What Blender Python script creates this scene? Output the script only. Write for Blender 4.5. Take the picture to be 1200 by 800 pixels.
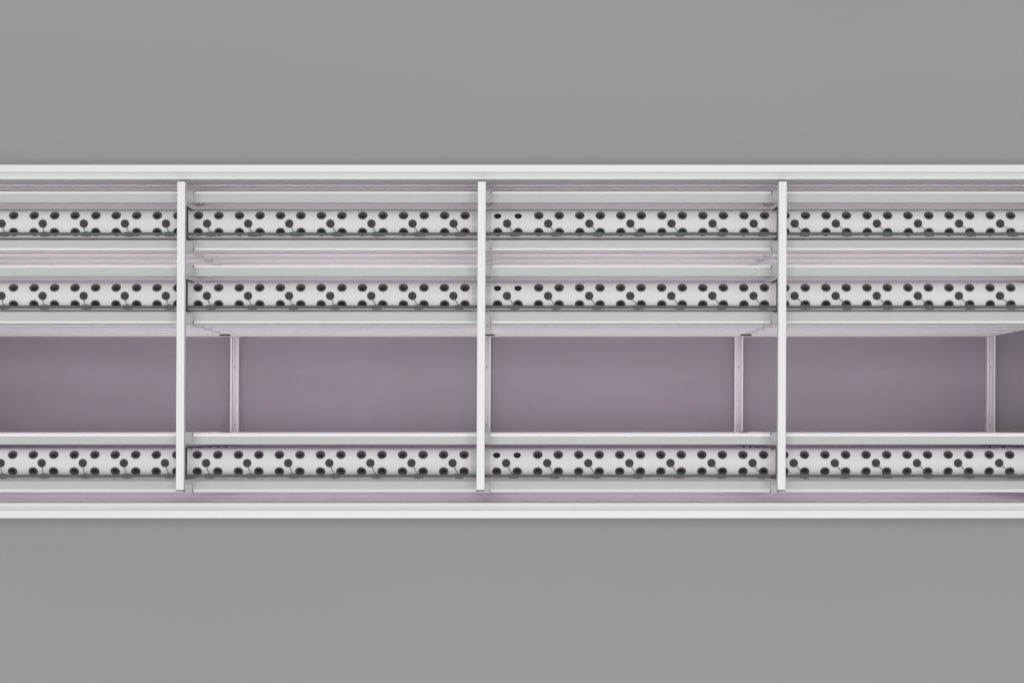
import bpy, math, random
from mathutils import Matrix, Vector
random.seed(7)

# ------------------------------------------------------------------ clear
for o in list(bpy.data.objects):
    bpy.data.objects.remove(o, do_unlink=True)
scene = bpy.context.scene
col = scene.collection

# ------------------------------------------------------------------ scale
S = 1 / 220.0            # metres per photo pixel at the height of the pipe crowns
D = 14.5                 # camera above the crowns of the top pipes
ZR = 2.47                # crowns of the top pipes above the floor

# ------------------------------------------------------------------ camera
cam_d = bpy.data.cameras.new("camera")
cam = bpy.data.objects.new("camera", cam_d)
col.objects.link(cam)
cam.location = (0, 0, ZR + D)
cam.rotation_euler = (0, 0, 0)               # straight down
cam_d.sensor_width = 36
cam_d.lens = (D / S) / 1200 * 36
cam_d.shift_y = 100 / 1200                   # rising front
cam_d.clip_end = 500
scene.camera = cam

# ------------------------------------------------------------------ light
world = bpy.data.worlds.new("World")
scene.world = world
world.use_nodes = True
bg = world.node_tree.nodes["Background"]
bg.inputs[0].default_value = (1, 1, 1, 1)
bg.inputs[1].default_value = 0.34
ld = bpy.data.lights.new("softbox", 'AREA')
ld.shape = 'RECTANGLE'
ld.size = 12
ld.size_y = 7
ld.energy = 4850
ld.color = (1, 1, 1)
lamp = bpy.data.objects.new("softbox", ld)
lamp.location = (0, -0.3, 32)
col.objects.link(lamp)

scene.view_settings.view_transform = 'Standard'
scene.view_settings.look = 'None'
scene.view_settings.exposure = 0
scene.view_settings.gamma = 1
scene.render.engine = 'CYCLES'
scene.cycles.max_bounces = 16
scene.cycles.diffuse_bounces = 10


# ------------------------------------------------------------------ materials
def material(name, color, rough=0.5, metallic=0.0, noise=0.04, nscale=9.0, stretch=(1, 1, 1),
             bump=0.0, bscale=60.0, spec=0.5):
    m = bpy.data.materials.new(name)
    m.use_nodes = True
    nt = m.node_tree
    b = nt.nodes["Principled BSDF"]
    b.inputs["Roughness"].default_value = rough
    b.inputs["Metallic"].default_value = metallic
    b.inputs["Specular IOR Level"].default_value = spec
    tc = nt.nodes.new("ShaderNodeTexCoord")
    mp = nt.nodes.new("ShaderNodeMapping")
    mp.inputs["Scale"].default_value = stretch
    nt.links.new(tc.outputs["Object"], mp.inputs[0])
    n = nt.nodes.new("ShaderNodeTexNoise")
    n.inputs["Scale"].default_value = nscale
    n.inputs["Detail"].default_value = 6
    nt.links.new(mp.outputs[0], n.inputs["Vector"])
    r = nt.nodes.new("ShaderNodeValToRGB")
    r.color_ramp.elements[0].position = 0.3
    r.color_ramp.elements[1].position = 0.7
    r.color_ramp.elements[0].color = [c * (1 - noise) for c in color] + [1]
    r.color_ramp.elements[1].color = [min(1, c * (1 + noise)) for c in color] + [1]
    nt.links.new(n.outputs["Fac"], r.inputs[0])
    nt.links.new(r.outputs[0], b.inputs["Base Color"])
    if bump:
        n2 = nt.nodes.new("ShaderNodeTexNoise")
        n2.inputs["Scale"].default_value = bscale
        n2.inputs["Detail"].default_value = 4
        nt.links.new(mp.outputs[0], n2.inputs["Vector"])
        bp = nt.nodes.new("ShaderNodeBump")
        bp.inputs["Strength"].default_value = bump
        bp.inputs["Distance"].default_value = 0.004
        nt.links.new(n2.outputs["Fac"], bp.inputs["Height"])
        nt.links.new(bp.outputs[0], b.inputs["Normal"])
    return m


M = {}
M['ground'] = material("grey_ground", (0.364, 0.364, 0.362), 0.9, noise=0.016, nscale=0.9, stretch=(0.5, 2.5, 1))
M['floor'] = material("mauve_floor", (0.190, 0.164, 0.193), 0.6, noise=0.05, nscale=1.6, stretch=(0.5, 3, 1))
M['white'] = material("white_enamel", (0.82, 0.82, 0.82), 0.45, noise=0.012, nscale=14, bump=0.05)
M['ledge'] = material("white_ledge_enamel", (0.85, 0.845, 0.85), 0.5, noise=0.015, nscale=3, stretch=(0.3, 2, 2))
M['panel'] = material("pale_wall_panel", (0.71, 0.692, 0.709), 0.95, spec=0.05, noise=0.0, nscale=3, stretch=(0.3, 2, 2))
M['steel'] = material("grey_rail_coating", (0.556, 0.552, 0.555), 0.5, noise=0.025, nscale=5, stretch=(0.25, 3, 3))
M['lip'] = material("pale_rail_lip", (0.89, 0.885, 0.89), 0.9, spec=0.08, noise=0.0, nscale=5, stretch=(0.25, 3, 3))
M['post'] = material("pale_post_coating", (0.55, 0.548, 0.55), 0.5, noise=0.03, nscale=8)
M['pvc'] = material("white_pipe_plastic", (0.82, 0.79, 0.812), 0.7, noise=0.015, nscale=6, stretch=(0.4, 2, 2))
M['liner'] = material("black_pipe_lining", (0.075, 0.068, 0.072), 0.6)
M['sleeve'] = material("pale_grey_sleeve_plastic", (0.66, 0.665, 0.655), 0.45, noise=0.02)
M['cup'] = material("black_cup_plastic", (0.105, 0.092, 0.099), 0.7, noise=0.3, nscale=70)
M['soil'] = material("dark_growing_medium", (0.034, 0.027, 0.031), 0.95, noise=0.5, nscale=160, bump=0.6, bscale=300)
M['plug'] = material("dark_grey_plug_plastic", (0.054, 0.046, 0.051), 0.6, noise=0.12, nscale=60)
M['hose'] = material("dark_grey_hose_rubber", (0.142, 0.135, 0.140), 0.7, noise=0.08, nscale=30)
M['emit'] = material("grey_dripper_plastic", (0.112, 0.108, 0.111), 0.7, noise=0.08, nscale=40)
M['black'] = material("black_bracket_plastic", (0.012, 0.011, 0.012), 0.8, noise=0.1, nscale=20)
M['beamfloor'] = material("pale_floor_channel", (0.52, 0.495, 0.515), 0.5, noise=0.03, nscale=9)

lm = bpy.data.materials.new("added_fill_lamp")  # added fill light, brightens the inside of the racks
lm.use_nodes = True
lb = lm.node_tree.nodes["Principled BSDF"]
lb.inputs["Base Color"].default_value = (0.8, 0.75, 0.8, 1)
lb.inputs["Emission Color"].default_value = (1.0, 0.945, 0.988, 1)
lb.inputs["Emission Strength"].default_value = 1.85
M['lamp'] = lm
M['wide_fill'] = lm.copy()  # stronger added fill, brightens the boards across the aisle
M['wide_fill'].name = "added_wide_fill_lamp"
M['wide_fill'].node_tree.nodes["Principled BSDF"].inputs["Emission Strength"].default_value = 3.6


# ------------------------------------------------------------------ mesh helpers
class MB:
    def __init__(s):
        s.v, s.f, s.m, s.sm, s.n = [], [], [], [], []

    def quad(s, pts, mi=0):
        b = len(s.v)
        s.v += [tuple(p) for p in pts]
        s.f.append(tuple(range(b, b + len(pts))))
        s.m.append(mi)
        s.sm.append(False)

    def box(s, x0, x1, y0, y1, z0, z1, mi=0):
        x0, x1 = min(x0, x1), max(x0, x1)
        y0, y1 = min(y0, y1), max(y0, y1)
        b = len(s.v)
        s.v += [(x0, y0, z0), (x1, y0, z0), (x1, y1, z0), (x0, y1, z0),
                (x0, y0, z1), (x1, y0, z1), (x1, y1, z1), (x0, y1, z1)]
        for f in ((0, 3, 2, 1), (4, 5, 6, 7), (0, 1, 5, 4), (1, 2, 6, 5), (2, 3, 7, 6), (3, 0, 4, 7)):
            s.f.append(tuple(b + i for i in f))
            s.m.append(mi)
            s.sm.append(False)

    def prism_x(s, prof, x0, x1, mi=0):
        """closed profile of (y, z) points, counter-clockwise seen from +x, swept along x"""
        n = len(prof)
        b = len(s.v)
        s.v += [(x0, y, z) for y, z in prof] + [(x1, y, z) for y, z in prof]
        for i in range(n):
            j = (i + 1) % n
            s.f.append((b + i, b + j, b + n + j, b + n + i)[::-1])
            s.m.append(mi)
            s.sm.append(False)
        s.f.append(tuple(b + i for i in range(n))[::-1])
        s.f.append(tuple(b + n + i for i in range(n)))
        s.m += [mi, mi]
        s.sm += [False, False]

    def lathe(s, prof, seg=28, mi=0, smooth=True):
        """profile of (r, z) turned about z"""
        b = len(s.v)
        for r, z in prof:
            for k in range(seg):
                a = 2 * math.pi * k / seg
                s.v.append((r * math.cos(a), r * math.sin(a), z))
        for i in range(len(prof) - 1):
            for k in range(seg):
                l = (k + 1) % seg
                s.f.append((b + i * seg + k, b + i * seg + l, b + (i + 1) * seg + l, b + (i + 1) * seg + k))
                s.m.append(mi)
                s.sm.append(smooth)

    def disc(s, r, z, seg=28, mi=0):
        b = len(s.v)
        s.v += [(r * math.cos(2 * math.pi * k / seg), r * math.sin(2 * math.pi * k / seg), z) for k in range(seg)]
        s.f.append(tuple(range(b, b + seg)))
        s.m.append(mi)
        s.sm.append(False)

    def tube(s, pts, r, seg=10, mi=0):
        pts = [Vector(p) for p in pts]
        b = len(s.v)
        for i, p in enumerate(pts):
            d = (pts[min(i + 1, len(pts) - 1)] - pts[max(i - 1, 0)]).normalized()
            up = Vector((0, 0, 1)) if abs(d.z) < 0.9 else Vector((0, 1, 0))
            a = d.cross(up).normalized()
            c = a.cross(d).normalized()
            for k in range(seg):
                t = 2 * math.pi * k / seg
                s.v.append(tuple(p + r * (math.cos(t) * a + math.sin(t) * c)))
        for i in range(len(pts) - 1):
            for k in range(seg):
                l = (k + 1) % seg
                s.f.append((b + i * seg + k, b + i * seg + l, b + (i + 1) * seg + l, b + (i + 1) * seg + k))
                s.m.append(mi)
                s.sm.append(True)
        s.f.append(tuple(b + k for k in range(seg))[::-1])
        s.f.append(tuple(b + (len(pts) - 1) * seg + k for k in range(seg)))
        s.m += [mi, mi]
        s.sm += [False, False]

    def build(s, name, mats, parent=None, bevel=0.0, normals=None):
        me = bpy.data.meshes.new(name)
        me.from_pydata(s.v, [], s.f)
        if not isinstance(mats, (list, tuple)):
            mats = [mats]
        for m in mats:
            me.materials.append(m)
        me.polygons.foreach_set("material_index", s.m)
        me.polygons.foreach_set("use_smooth", s.sm)
        me.update()
        if normals:
            me.normals_split_custom_set_from_vertices(normals)
        o = bpy.data.objects.new(name, me)
        col.objects.link(o)
        if parent:
            o.parent = parent
        if bevel:
            bv = o.modifiers.new("bevel", 'BEVEL')
            bv.width = bevel
            bv.segments = 2
            bv.limit_method = 'ANGLE'
        return o


def tag(o, label=None, cat=None, group=None, kind=None):
    if label:
        o["label"] = label
    if cat:
        o["category"] = cat
    if group:
        o["group"] = group
    if kind:
        o["kind"] = kind
    return o


def empty(name, loc=(0, 0, 0)):
    o = bpy.data.objects.new(name, None)
    o.empty_display_size = 0.1
    o.location = loc
    col.objects.link(o)
    return o


def kids(o):
    return [c for c in bpy.data.objects if c.parent == o]


def copy_tree(o, parent=None):
    c = o.copy()
    col.objects.link(c)
    if parent:
        c.parent = parent
    for ch in kids(o):
        copy_tree(ch, c)
    return c


def sc(z):               # metres per pixel at height z (relative to the pipe crowns)
    return S * (1 - z / D)


def X(px, z=0.0):
    return (px - 600) * sc(z)


def Y(py, z=0.0):
    return (500 - py) * sc(z)


# ------------------------------------------------------------------ layout
XL, XR = -3.55, 3.42                                   # the long members run from end wall to end wall
XRAIL = 644.5 * S                                      # the rails stop just short of the last frame
BEAM_U = [-379.3, -35.2, 309.4, 653.8]                 # the frames, pixels from the plumb line
ROW_MID = [262.1, 346.7, 542.3]                        # pipe crowns
ROW_DX = [0.0, -0.2, -1.2]
RAILS = [((224.5, 237.5), (293.5, 281.3)), ((311, 323.5), (379, 365.0)), ((507, 520.5), (576.5, 563.5))]
R = 16.5 * S
PITCH = 0.45
TIERS = 5
ROWN = ['top', 'middle', 'bottom']


def beam_x(u, y):        # the frames stand a hair out of square
    return u * S + 0.0046 * (y - 0.6)


# ------------------------------------------------------------------ setting
WZ = 0.30                                              # wall rim above the crowns
YT_in, YB_in = Y(210.3, WZ - .03), Y(588.8, WZ - .03)
GZ = 2.1                                               # ground raised round the trough to thin the shade beside its walls
gx0, gx1, gy0, gy1 = XL - .085, XR + .085, Y(607, WZ) + .006, Y(193, WZ) - .006
g = MB()
g.quad([(-120, -120, GZ), (120, -120, GZ), (120, gy0, GZ), (-120, gy0, GZ)])
g.quad([(-120, gy1, GZ), (120, gy1, GZ), (120, 120, GZ), (-120, 120, GZ)])
g.quad([(-120, gy0, GZ), (gx0, gy0, GZ), (gx0, gy1, GZ), (-120, gy1, GZ)])
g.quad([(gx1, gy0, GZ), (120, gy0, GZ), (120, gy1, GZ), (gx1, gy1, GZ)])
tag(g.build('ground', M['ground']), kind='structure')
f = MB()
f.quad([(XL, YB_in, .004), (XR, YB_in, .004), (XR, YT_in, .004), (XL, YT_in, .004)])
tag(f.build('floor', M['floor']), kind='structure')


# ------------------------------------------------------------------ the two long walls and their ends
def side_wall(label, out_px, mid_px, in_px, name='side_wall'):
    top = ZR + WZ
    yo, ym = Y(out_px, WZ), Y(mid_px, WZ)
    yi = Y(in_px, WZ - .03)
    sgn = 1 if yo > yi else -1
    root = empty(name, (0, (yo + yi) / 2, 0))
    off = -(yo + yi) / 2

    def put(mb, nm, mat, bevel=0.0):
        mb.v = [(x, y + off, z) for x, y, z in mb.v]
        return mb.build(nm, mat, root, bevel)
    a = MB()
    a.box(XL - .08, XR + .08, yo, ym, top - .09, top)
    put(a, 'top_rail', M['white'], .003)
    a = MB()
    w = abs(ym - yi)
    prof = [(0, -.004), (.2, -.0105), (.4, -.016), (.6, -.020), (.8, -.0225), (.93, -.0235), (1, -.027), (1, -.075), (0, -.075)]
    prof = [(ym - sgn * (.0005 + q * (w - .0005)), top + dz) for q, dz in prof]
    a.prism_x(prof if sgn > 0 else prof[::-1], XL, XR)
    put(a, 'ledge', M['ledge'])
    # ribbed panels below the ledge
    a = MB()
    z1 = top - .078
    edges = [0.0, z1 - 1.3, z1 - .62, z1]
    for k in range(3):
        lo, hi = edges[k] + (.069 if k else .005), edges[k + 1]
        a.box(XL, XR, yo - sgn * .012, yi + sgn * .004, lo, hi)
        if k:
            a.box(XL, XR, yo - sgn * .012, yi + sgn * .018, edges[k] - .001, edges[k] + .07)
    put(a, 'wall_panel', M['panel'])
    tag(root, label, 'wall')
    return root


side_wall('long white wall rim along the top of the photo behind the top pipe', 193, 201.9, 210.3)
side_wall('long white wall rim along the bottom of the photo below the bottom pipe', 607, 597.4, 588.8)
for xx, lab in ((XL - .04, 'white end wall closing the trough on the left beyond the frame'),
                (XR + .04, 'white end wall closing the trough on the right beyond the frame')):
    a = MB()
    y0, y1 = Y(597.4, WZ) + .001, Y(201.9, WZ) - .001
    ym = (y0 + y1) / 2
    a.box(-.036, .036, y0 - ym, y1 - ym, .006, ZR + WZ - .1)
    o = a.build('end_wall', M['panel'])
    o.location = (xx, ym, 0)
    tag(o, lab, 'wall')

# ------------------------------------------------------------------ floor channels
ordn = ['leftmost', 'second from the left', 'third from the left', 'rightmost']
where = ['right of the left white beam', 'tucked behind the middle white beam', 'left of the right white beam',
         'by the right edge of the photo']
for i, u in enumerate(BEAM_U):
    yca = (135 - 20.3) / 2 * S
    root = empty('floor_channel', (u * S + .001, yca, .004))
    hy = (135 + 20.3) / 2 * S
    a = MB()
    w = 5.9 * S
    a.box(-w, w, -hy, hy, 0, .05)
    a.build('base', M['beamfloor'], root, .002)
    for k in (-1, 1):
        b = MB()
        b.box(k * w, k * w * .52, -hy, hy, .0505, .078)
        b.build('flange', M['beamfloor'], root, .002)
    for yy in (Y(430, -2.4), Y(498, -2.4)):
        bb = yy - yca
        b = MB()
        b.box(-.004, .004, bb - .004, bb + .004, .0505, .056)
        b.build('bolt', M['hose'], root)
    root.rotation_euler.z = -0.0046
    tag(root, 'pale channel lying across the mauve floor, ' + where[i], 'floor beam', 'floor channels across the trough')

# ------------------------------------------------------------------ the racks: posts, rails, saddles
for r in range(3):
    yc = Y(ROW_MID[r])
    root = empty('growing_rack', (0, yc, 0))
    for t in range(TIERS):
        zt = ZR - t * PITCH
        for (po, pi) in RAILS[r]:
            yo, yi = Y(po, -.05) - yc, Y(pi, -.05) - yc
            s = 1 if yo > yi else -1
            lipw = 3.3 * S
            xe = XR - .03 if r == 0 or (r == 1 and s > 0) else XRAIL
            a = MB()
            a.box(XL, xe, yi, yo - s * lipw, zt - .068, zt - .056)
            a.box(XL, xe, yi, yi + s * .004, zt - .10, zt - .0685)
            ro = a.build('rail', M['steel'], root)
            b = MB()
            b.box(XL, xe, yo - s * lipw + s * .0005, yo, zt - .085, zt - .04)
            if s < 0 and r < 2:                            # reflector board under the lip
                b.box(XL, xe, yo - s * .006, yo - s * .0003, zt - .405, zt - .0855)
            b.build('lip', M['lip'], ro, .0025)
            g_ = MB()
            ya = (yi + yo) / 2
            hw_ = .026 if (r == 2 and s > 0) else .014  # the added strip facing the aisle is made wider
            g_.box(XL + .35, xe - .12, ya - hw_, ya + hw_, zt - .096, zt - .0695)
            g_.build('added_lamp', M['wide_fill' if (r == 2 and s > 0) else 'lamp'], ro)  # fill strip added under the rail to light the tiers below
    for i, u in enumerate(BEAM_U):
        hl, hw = 4.6 * S, (10.0 if i == 1 else 4.6) * S
        for (po, pi) in RAILS[r]:
            yo, yi = Y(po, -.05) - yc, Y(pi, -.05) - yc
            s = 1 if yo > yi else -1
            bx = beam_x(u, yc + yo) if i < 3 else XRAIL - 8 * S
            ins = 0.0 if i < 3 else -4 * S                  # the end posts stand back under the rails
            a = MB()
            a.box(bx - hl, bx + hw, yo - s * .012 + s * ins, yo - s * 9.5 * S,
                  .084 if (r == 1 and s < 0) or (r == 2 and s > 0) else .006, ZR - .075)
            po_ = a.build('post', M['post'], root, .002)
            for t in range(TIERS if i < 3 else 0):
                zt = ZR - t * PITCH
                k = MB()
                k.box(bx - hl, bx + hw, yo + s * .004, yo - s * 10.5 * S, zt - .046, zt - .036)
                k.box(bx - hl, bx + hw, yo + s * .004, yo + s * .0005, zt - .10, zt - .0465)
                kp = k.build('rail_clip', M['post'], po_, .0015)
                for sx, hh in ((-1, hl), (1, hw)):
                    b = MB()
                    b.box(bx + sx * (hh + .004), bx + sx * (hh + .0005), yo - s * .001, yo - s * .012, zt - .038, zt - .026)
                    b.build('bolt', M['hose'], po_)
            if i == 3:
                continue
            c = MB()
            zt = ZR - (TIERS - 1) * PITCH
            c.box(bx - hl - .010, bx + hw + .010, yo + s * .004, yo - s * .03, zt - .115, zt - .02)
            c.build('end_clamp', M['black'], po_, .002)
        for t in range(TIERS):
            zt = ZR - t * PITCH
            y0, y1 = Y(RAILS[r][0][1], -.05) - yc - .001, Y(RAILS[r][1][1], -.05) - yc + .001
            bx = beam_x(u, yc) if i < 3 else XRAIL - 8 * S
            a = MB()
            a.box(bx - .9 * S, bx + .9 * S, -17.5 * S, 17.5 * S, zt - .19, zt - .158)
            a.build('saddle', M['black'], root, .002)
        for k in (-1, 1):                                   # straps that carry the saddles down through the tiers
            bx = beam_x(u, yc) if i < 3 else XRAIL - 8 * S
            a = MB()
            a.box(bx - 1.1 * S, bx + 1.1 * S, k * 17.7 * S, k * 18.7 * S, .006, ZR + (.077 if i < 3 else -.05))
            a.build('strap', M['black'], root)
    tag(root, ['pale metal growing rack carrying the top pipe, nearest the upper wall rim',
               'pale metal growing rack carrying the middle pipe, above the open mauve floor',
               'pale metal growing rack carrying the bottom pipe, below the open mauve floor'][r],
        'growing rack', 'racks under the white pipes')

# ------------------------------------------------------------------ white beams across the top
Y0b, Y1b = Y(575.3, .34), Y(211.2, .34)
names = ['leftmost of the three', 'middle one of the three', 'rightmost of the three', '']
for i, u in enumerate(BEAM_U):
    ym = (Y0b + Y1b) / 2
    root = empty('cross_beam', (beam_x(u, ym), ym, ZR + .28))
    root.rotation_euler.z = -0.0046
    hy = (Y1b - Y0b) / 2
    a = MB()
    a.box(-4.65 * S, 4.65 * S, -hy + .006, hy - .006, 0, .06)
    a.build('beam', M['white'], root, .003)
    for k in (-1, 1):
        b = MB()
        b.box(-4.5 * S, 4.5 * S, k * hy, k * (hy - .0055), .002, .056)
        b.build('end_cap', M['hose'], root)
    for r in range(3):
        yy = Y(ROW_MID[r]) - ym
        h = MB()
        hh = 17.8 * S
        h.box(-1.5 * S, 1.5 * S, yy - hh, yy + hh, -.20, -.001)
        h.build('hanger_plate', M['black'], root, .001)
    if i < 3:
        tag(root, 'slim white beam crossing over all three pipes, %s' % names[i], 'beam', 'white cross beams')
    else:
        tag(root, 'slim white beam crossing the pipes just beyond the right edge', 'beam', 'white cross beams')


# ------------------------------------------------------------------ pipes with real holes
TH = math.asin(9.55 / 16.5)        # the outer hole rows sit this far round the pipe
HB = TH / 2
HOLE_L = [15.5 + 24.07 * k for k in range(-4, 23)]
HOLE_R = [583.2 + 24.07 * k for k in range(0, 31)]
PLUG_L = [2.0 + 48.14 * k for k in range(-2, 12)]
PLUG_R = [594.3 + 48.14 * k for k in range(0, 15)]
JOINT = 564.2


def pipe_section(x0, x1, rows, mats, name, parent):
    """rows: (theta, half height in theta, [(x, radius)]) ; shell outside and black lining inside"""
    m = MB()
    nrm = []

    def add(x, th, rad, inward):
        m.v.append((x, rad * math.sin(th), rad * math.cos(th) - R))
        k = -1 if inward else 1
        nrm.append((0, k * math.sin(th), k * math.cos(th)))
        return len(m.v) - 1

    def face(ids, mi):
        m.f.append(tuple(ids))
        m.m.append(mi)
        m.sm.append(True)

    for inner in (False, True):
        rad = R - .004 if inner else R
        mi = 1 if inner else 0

        def grid(xa, xb, ta, tb):
            nt_ = max(1, int(abs(tb - ta) / math.radians(6)))
            ids = []
            for j in range(nt_ + 1):
                t = ta + (tb - ta) * j / nt_
                ids.append((add(xa, t, rad, inner), add(xb, t, rad, inner)))
            for j in range(nt_):
                q = (ids[j][0], ids[j][1], ids[j + 1][1], ids[j + 1][0])
                face(q[::-1] if inner else q, mi)
        grid(x0, x1, TH + HB, 2 * math.pi - TH - HB)
        for th, holes in rows:
            holes = sorted(h for h in holes if x0 + .03 < h[0] < x1 - .03)
            cur = x0
            half = HB * R * 1.16
            for hx, hr in holes:
                grid(cur, hx - half, th - HB, th + HB)
                cur = hx + half
                # square patch with a round hole
                seg = 40
                oi, ii = [], []
                for k in range(seg):
                    a = 2 * math.pi * k / seg
                    ca, sa = math.cos(a), math.sin(a)
                    q = max(abs(ca), abs(sa))
                    oi.append((ca / q * half, sa / q * HB))
                    ii.append((ca * hr, sa * hr / R))
                prev = None
                for lv in range(4):
                    w = lv / 3
                    ring = [add(hx + o_[0] * (1 - w) + i_[0] * w, th + o_[1] * (1 - w) + i_[1] * w, rad, inner)
                            for o_, i_ in zip(oi, ii)]
                    if prev:
                        for k in range(seg):
                            l = (k + 1) % seg
                            q = (prev[k], prev[l], ring[l], ring[k])
                            face(q[::-1] if inner else q, mi)
                    prev = ring
            grid(cur, x1, th - HB, th + HB)
    # cut edges of the holes
    for th, holes in rows:
        for hx, hr in holes:
            if not (x0 + .03 < hx < x1 - .03):
                continue
            seg = 40
            a0 = [add(hx + math.cos(2 * math.pi * k / seg) * hr, th + math.sin(2 * math.pi * k / seg) * hr / R, R, False)
                  for k in range(seg)]
            a1 = [add(hx + math.cos(2 * math.pi * k / seg) * hr, th + math.sin(2 * math.pi * k / seg) * hr / R, R - .004, False)
                  for k in range(seg)]
            for k in range(seg):
                l = (k + 1) % seg
                face((a0[k], a0[l], a1[l], a1[k]), 0)
    return m.build(name, mats, parent, normals=nrm)


def sleeve(parent, xc, half):
    m = MB()
    prof = [(-half, R + .0005), (-half, R + .0045), (half, R + .0045), (half, R + .0005)]
    seg = 56
    for px_, rr in prof:
        for k in range(seg):
            a = 2 * math.pi * k / seg
            m.v.append((xc + px_, rr * math.sin(a), rr * math.cos(a) - R))
    for i in range(3):
        for k in range(seg):
            l = (k + 1) % seg
            m.f.append((i * seg + k, (i + 1) * seg + k, (i + 1) * seg + l, i * seg + l)[::-1])
            m.m.append(0)
            m.sm.append(False)
    return m.build('joint_sleeve', M['sleeve'], parent)


HR = 4.55 * S
root = empty('growing_pipe', (0, 0, 0))
xj = X(JOINT)
up_l = [(X(h), HR) for h in HOLE_L]
up_r = [(X(h), HR if k > 1 else 4.4 * S) for k, h in enumerate(HOLE_R)]
dn_r = [(X(h), HR) for h in HOLE_R]
mid_l = [(X(h), 4.0 * S) for h in PLUG_L]
mid_r = [(X(h), 4.0 * S) for h in PLUG_R]
pipe_section(XL + .01, xj - .001, [(TH, up_l), (0, mid_l), (-TH, up_l)], [M['pvc'], M['liner']], 'pipe_section', root)
pipe_section(xj + .001, XR - .01, [(TH, up_r), (0, mid_r), (-TH, dn_r)], [M['pvc'], M['liner']], 'pipe_section', root)
sleeve(root, xj, 11.2 * S)
pipes = {}
for r in range(3):
    for t in range(2):
        o = root if (r, t) == (0, 0) else copy_tree(root)
        o.location = (ROW_DX[r] * S, Y(ROW_MID[r]), ZR - t * PITCH)
        if t == 0:
            tag(o, ['long white pipe full of round holes, nearest the upper wall rim, topmost of three',
                    'long white pipe full of round holes, just above the open mauve floor, middle of three',
                    'long white pipe full of round holes, below the open mauve floor, lowest of three'][r],
                'pipe', 'white growing pipes')
        else:
            tag(o, 'white lower-tier pipe lying in shade straight under the %s growing pipe' % ROWN[r],
                'pipe', 'growing pipes of the lower tier')
        pipes[(r, t)] = o

# ------------------------------------------------------------------ drip hoses with drippers and thin tubes
HZ = 0.145                         # hose above the pipe crown
HOFF = -14.5 * S                   # and to the front of it
DX = 8.7 * S
for r in range(3):
    for t in range(2):
        cx, cy, cz = ROW_DX[r] * S, Y(ROW_MID[r]), ZR - t * PITCH
        root = empty('drip_hose', (cx, cy + HOFF, cz + HZ))
        h = MB()
        rnd = random.Random(r * 7 + t)
        pts = [(XL + (XR - XL) * k / 60, rnd.uniform(-.0012, .0012), rnd.uniform(-.002, .002)) for k in range(61)]
        h.tube(pts, 1.75 * S, 12)
        h.build('hose', M['hose'], root)
        proto = None
        for px_ in PLUG_L[1:] + PLUG_R[:-1]:
            if proto is None:
                e = MB()
                e.box(-5.4 * S, 5.4 * S, -2.7 * S, 2.3 * S, -.008, .0095)
                e.box(-2.4 * S, 2.4 * S, -3.1 * S, 2.7 * S, -.005, .007)
                d = e.build('dripper', M['emit'], root, .0025)
                tb = None
                if t == 0:
                    q = MB()
                    q.tube([(0, .006, -.004), (-.3 * DX, .3 * -HOFF, -.03), (-.62 * DX, .62 * -HOFF, -.078),
                            (-.9 * DX, .9 * -HOFF, -HZ + .022), (-DX, -HOFF, -HZ + .008)], .0021, 8)
                    tb = q.build('thin_tube', M['hose'], d)
                proto = (d, tb)
            else:
                d = proto[0].copy()
                col.objects.link(d)
                d.parent = root
                if proto[1]:
                    tb = proto[1].copy()
                    col.objects.link(tb)
                    tb.parent = d
            d.location = (X(px_) + DX + rnd.uniform(-.004, .004), 0, 0)
        if t == 0:
            tag(root, 'thin dark drip hose with clips running along the %s white pipe' % ROWN[r], 'hose', 'drip hoses')
        else:
            tag(root, 'dark lower-tier hose, a thin line in the gap below the %s pipe' % ROWN[r], 'hose',
                'drip hoses of the lower tier')

# ------------------------------------------------------------------ net cups and plugs
ORD = ['first', 'second', 'third', 'fourth', 'fifth', 'sixth', 'seventh', 'eighth', 'ninth', 'tenth', 'eleventh',
       'twelfth', 'thirteenth', 'fourteenth', 'fifteenth', 'sixteenth']
BPX = [212, 564.2, 917]


def place_words(px_, all_px):
    """how many from which beam"""
    if px_ < BPX[0]:
        inb = sorted([q for q in all_px if q < BPX[0]], reverse=True)
        return '%s left of the left beam' % ORD[inb.index(px_)]
    if px_ < BPX[1]:
        inb = sorted(q for q in all_px if BPX[0] < q < BPX[1])
        return '%s right of the left beam' % ORD[inb.index(px_)]
    if px_ < BPX[2]:
        inb = sorted(q for q in all_px if BPX[1] < q < BPX[2])
        return '%s right of the middle beam' % ORD[inb.index(px_)]
    inb = sorted(q for q in all_px if q > BPX[2])
    return '%s right of the right beam' % ORD[inb.index(px_)]


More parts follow.
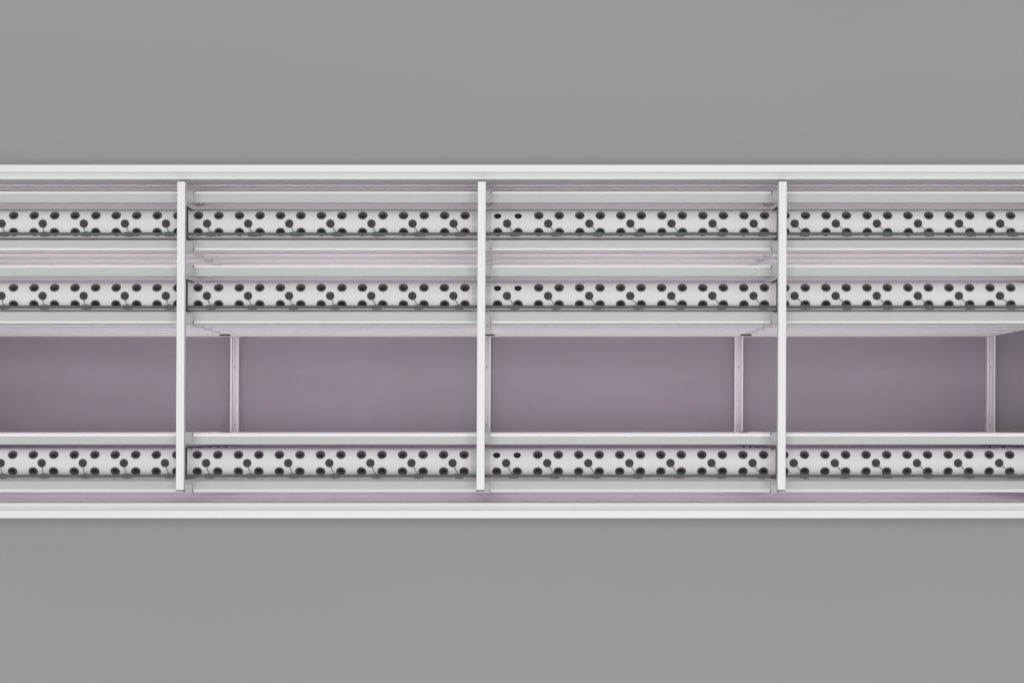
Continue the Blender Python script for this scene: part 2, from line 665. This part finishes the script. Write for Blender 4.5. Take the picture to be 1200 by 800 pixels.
def cup_mesh():
    root = empty('net_cup')
    a = MB()
    a.lathe([(.0185, -.004), (.0252, -.0012), (.0256, .0022), (.0248, .0036), (.0190, .0030), (.0172, .0008),
             (.0168, -.020), (.0140, -.046)][::-1], 30)
    a.disc(.0142, -.0455, 30)
    # ribs of the net
    for k in range(4):
        ang = math.pi * k / 4
        c_, s_ = math.cos(ang), math.sin(ang)
        for sgn in (-1, 1):
            p0 = (sgn * c_ * .0166, sgn * s_ * .0166, -.002)
            p1 = (sgn * c_ * .0140, sgn * s_ * .0140, -.043)
            a.tube([p0, p1], .0012, 5)
    a.build('cup', M['cup'], root)
    b = MB()
    rr = random.Random(3)
    b.lathe([(.0005, -.013), (.005, -.012), (.010, -.014), (.0140, -.016), (.0169, -.018)][::-1], 18)
    bo = b.build('growing_medium', M['soil'], root)
    for v in bo.data.vertices:
        v.co.z += rr.uniform(-.003, .004)
    return root


def plug_mesh():
    a = MB()
    a.lathe([(.0175, -.012), (.0180, -.001), (.0222, .0004), (.0222, .0046), (.0212, .0056), (.0180, .0056),
             (.0172, .0040), (.0060, .0040), (.0052, .0075), (.0030, .0080)][::-1], 32)
    a.disc(.0031, .0079, 16)
    a.box(-.017, .017, -.0012, .0012, .0041, .0054)
    return a.build('pipe_plug', M['plug'])


cup0, plug0 = cup_mesh(), plug_mesh()
used_c = used_p = False
rnd = random.Random(11)
HV = [h for h in HOLE_L + HOLE_R if -8 < h < 1208]
PV = [h for h in PLUG_L + PLUG_R if -8 < h < 1208]
for r in range(3):
    cx, cy = ROW_DX[r] * S, Y(ROW_MID[r])
    for th, rowname in ((TH, 'upper'), (-TH, 'lower')):
        for px_ in HV:
            if rowname == 'upper' and px_ in HOLE_R[:2]:
                continue                                   # two small holes stay empty
            o = copy_tree(cup0) if used_c else cup0
            used_c = True
            o.location = (X(px_) + cx + rnd.uniform(-.0006, .0006), cy + R * math.sin(th), ZR - R + R * math.cos(th))
            tilt = Matrix.Rotation(-th + rnd.uniform(-.03, .03), 3, 'X') @ Matrix.Rotation(rnd.uniform(-.03, .03), 3, 'Y')
            o.rotation_euler = (tilt @ Matrix.Rotation(rnd.uniform(0, 6.28), 3, 'Z')).to_euler()
            pool = [q for q in HV if not (rowname == 'upper' and q in HOLE_R[:2])]
            tag(o, 'black cup, %s hole row, %s pipe, %s' % (rowname, ROWN[r], place_words(px_, pool)),
                'net cup', 'net cups in the holes of the white pipes')
    for px_ in PV:
        o = plug0.copy() if used_p else plug0
        if used_p:
            col.objects.link(o)
        used_p = True
        o.location = (X(px_) + cx, cy, ZR)
        o.rotation_euler = (0, 0, rnd.uniform(0, 3.1))
        tag(o, 'flat grey plug, %s pipe, %s' % (ROWN[r], place_words(px_, PV)),
            'plug', 'plugs along the middle of the white pipes')
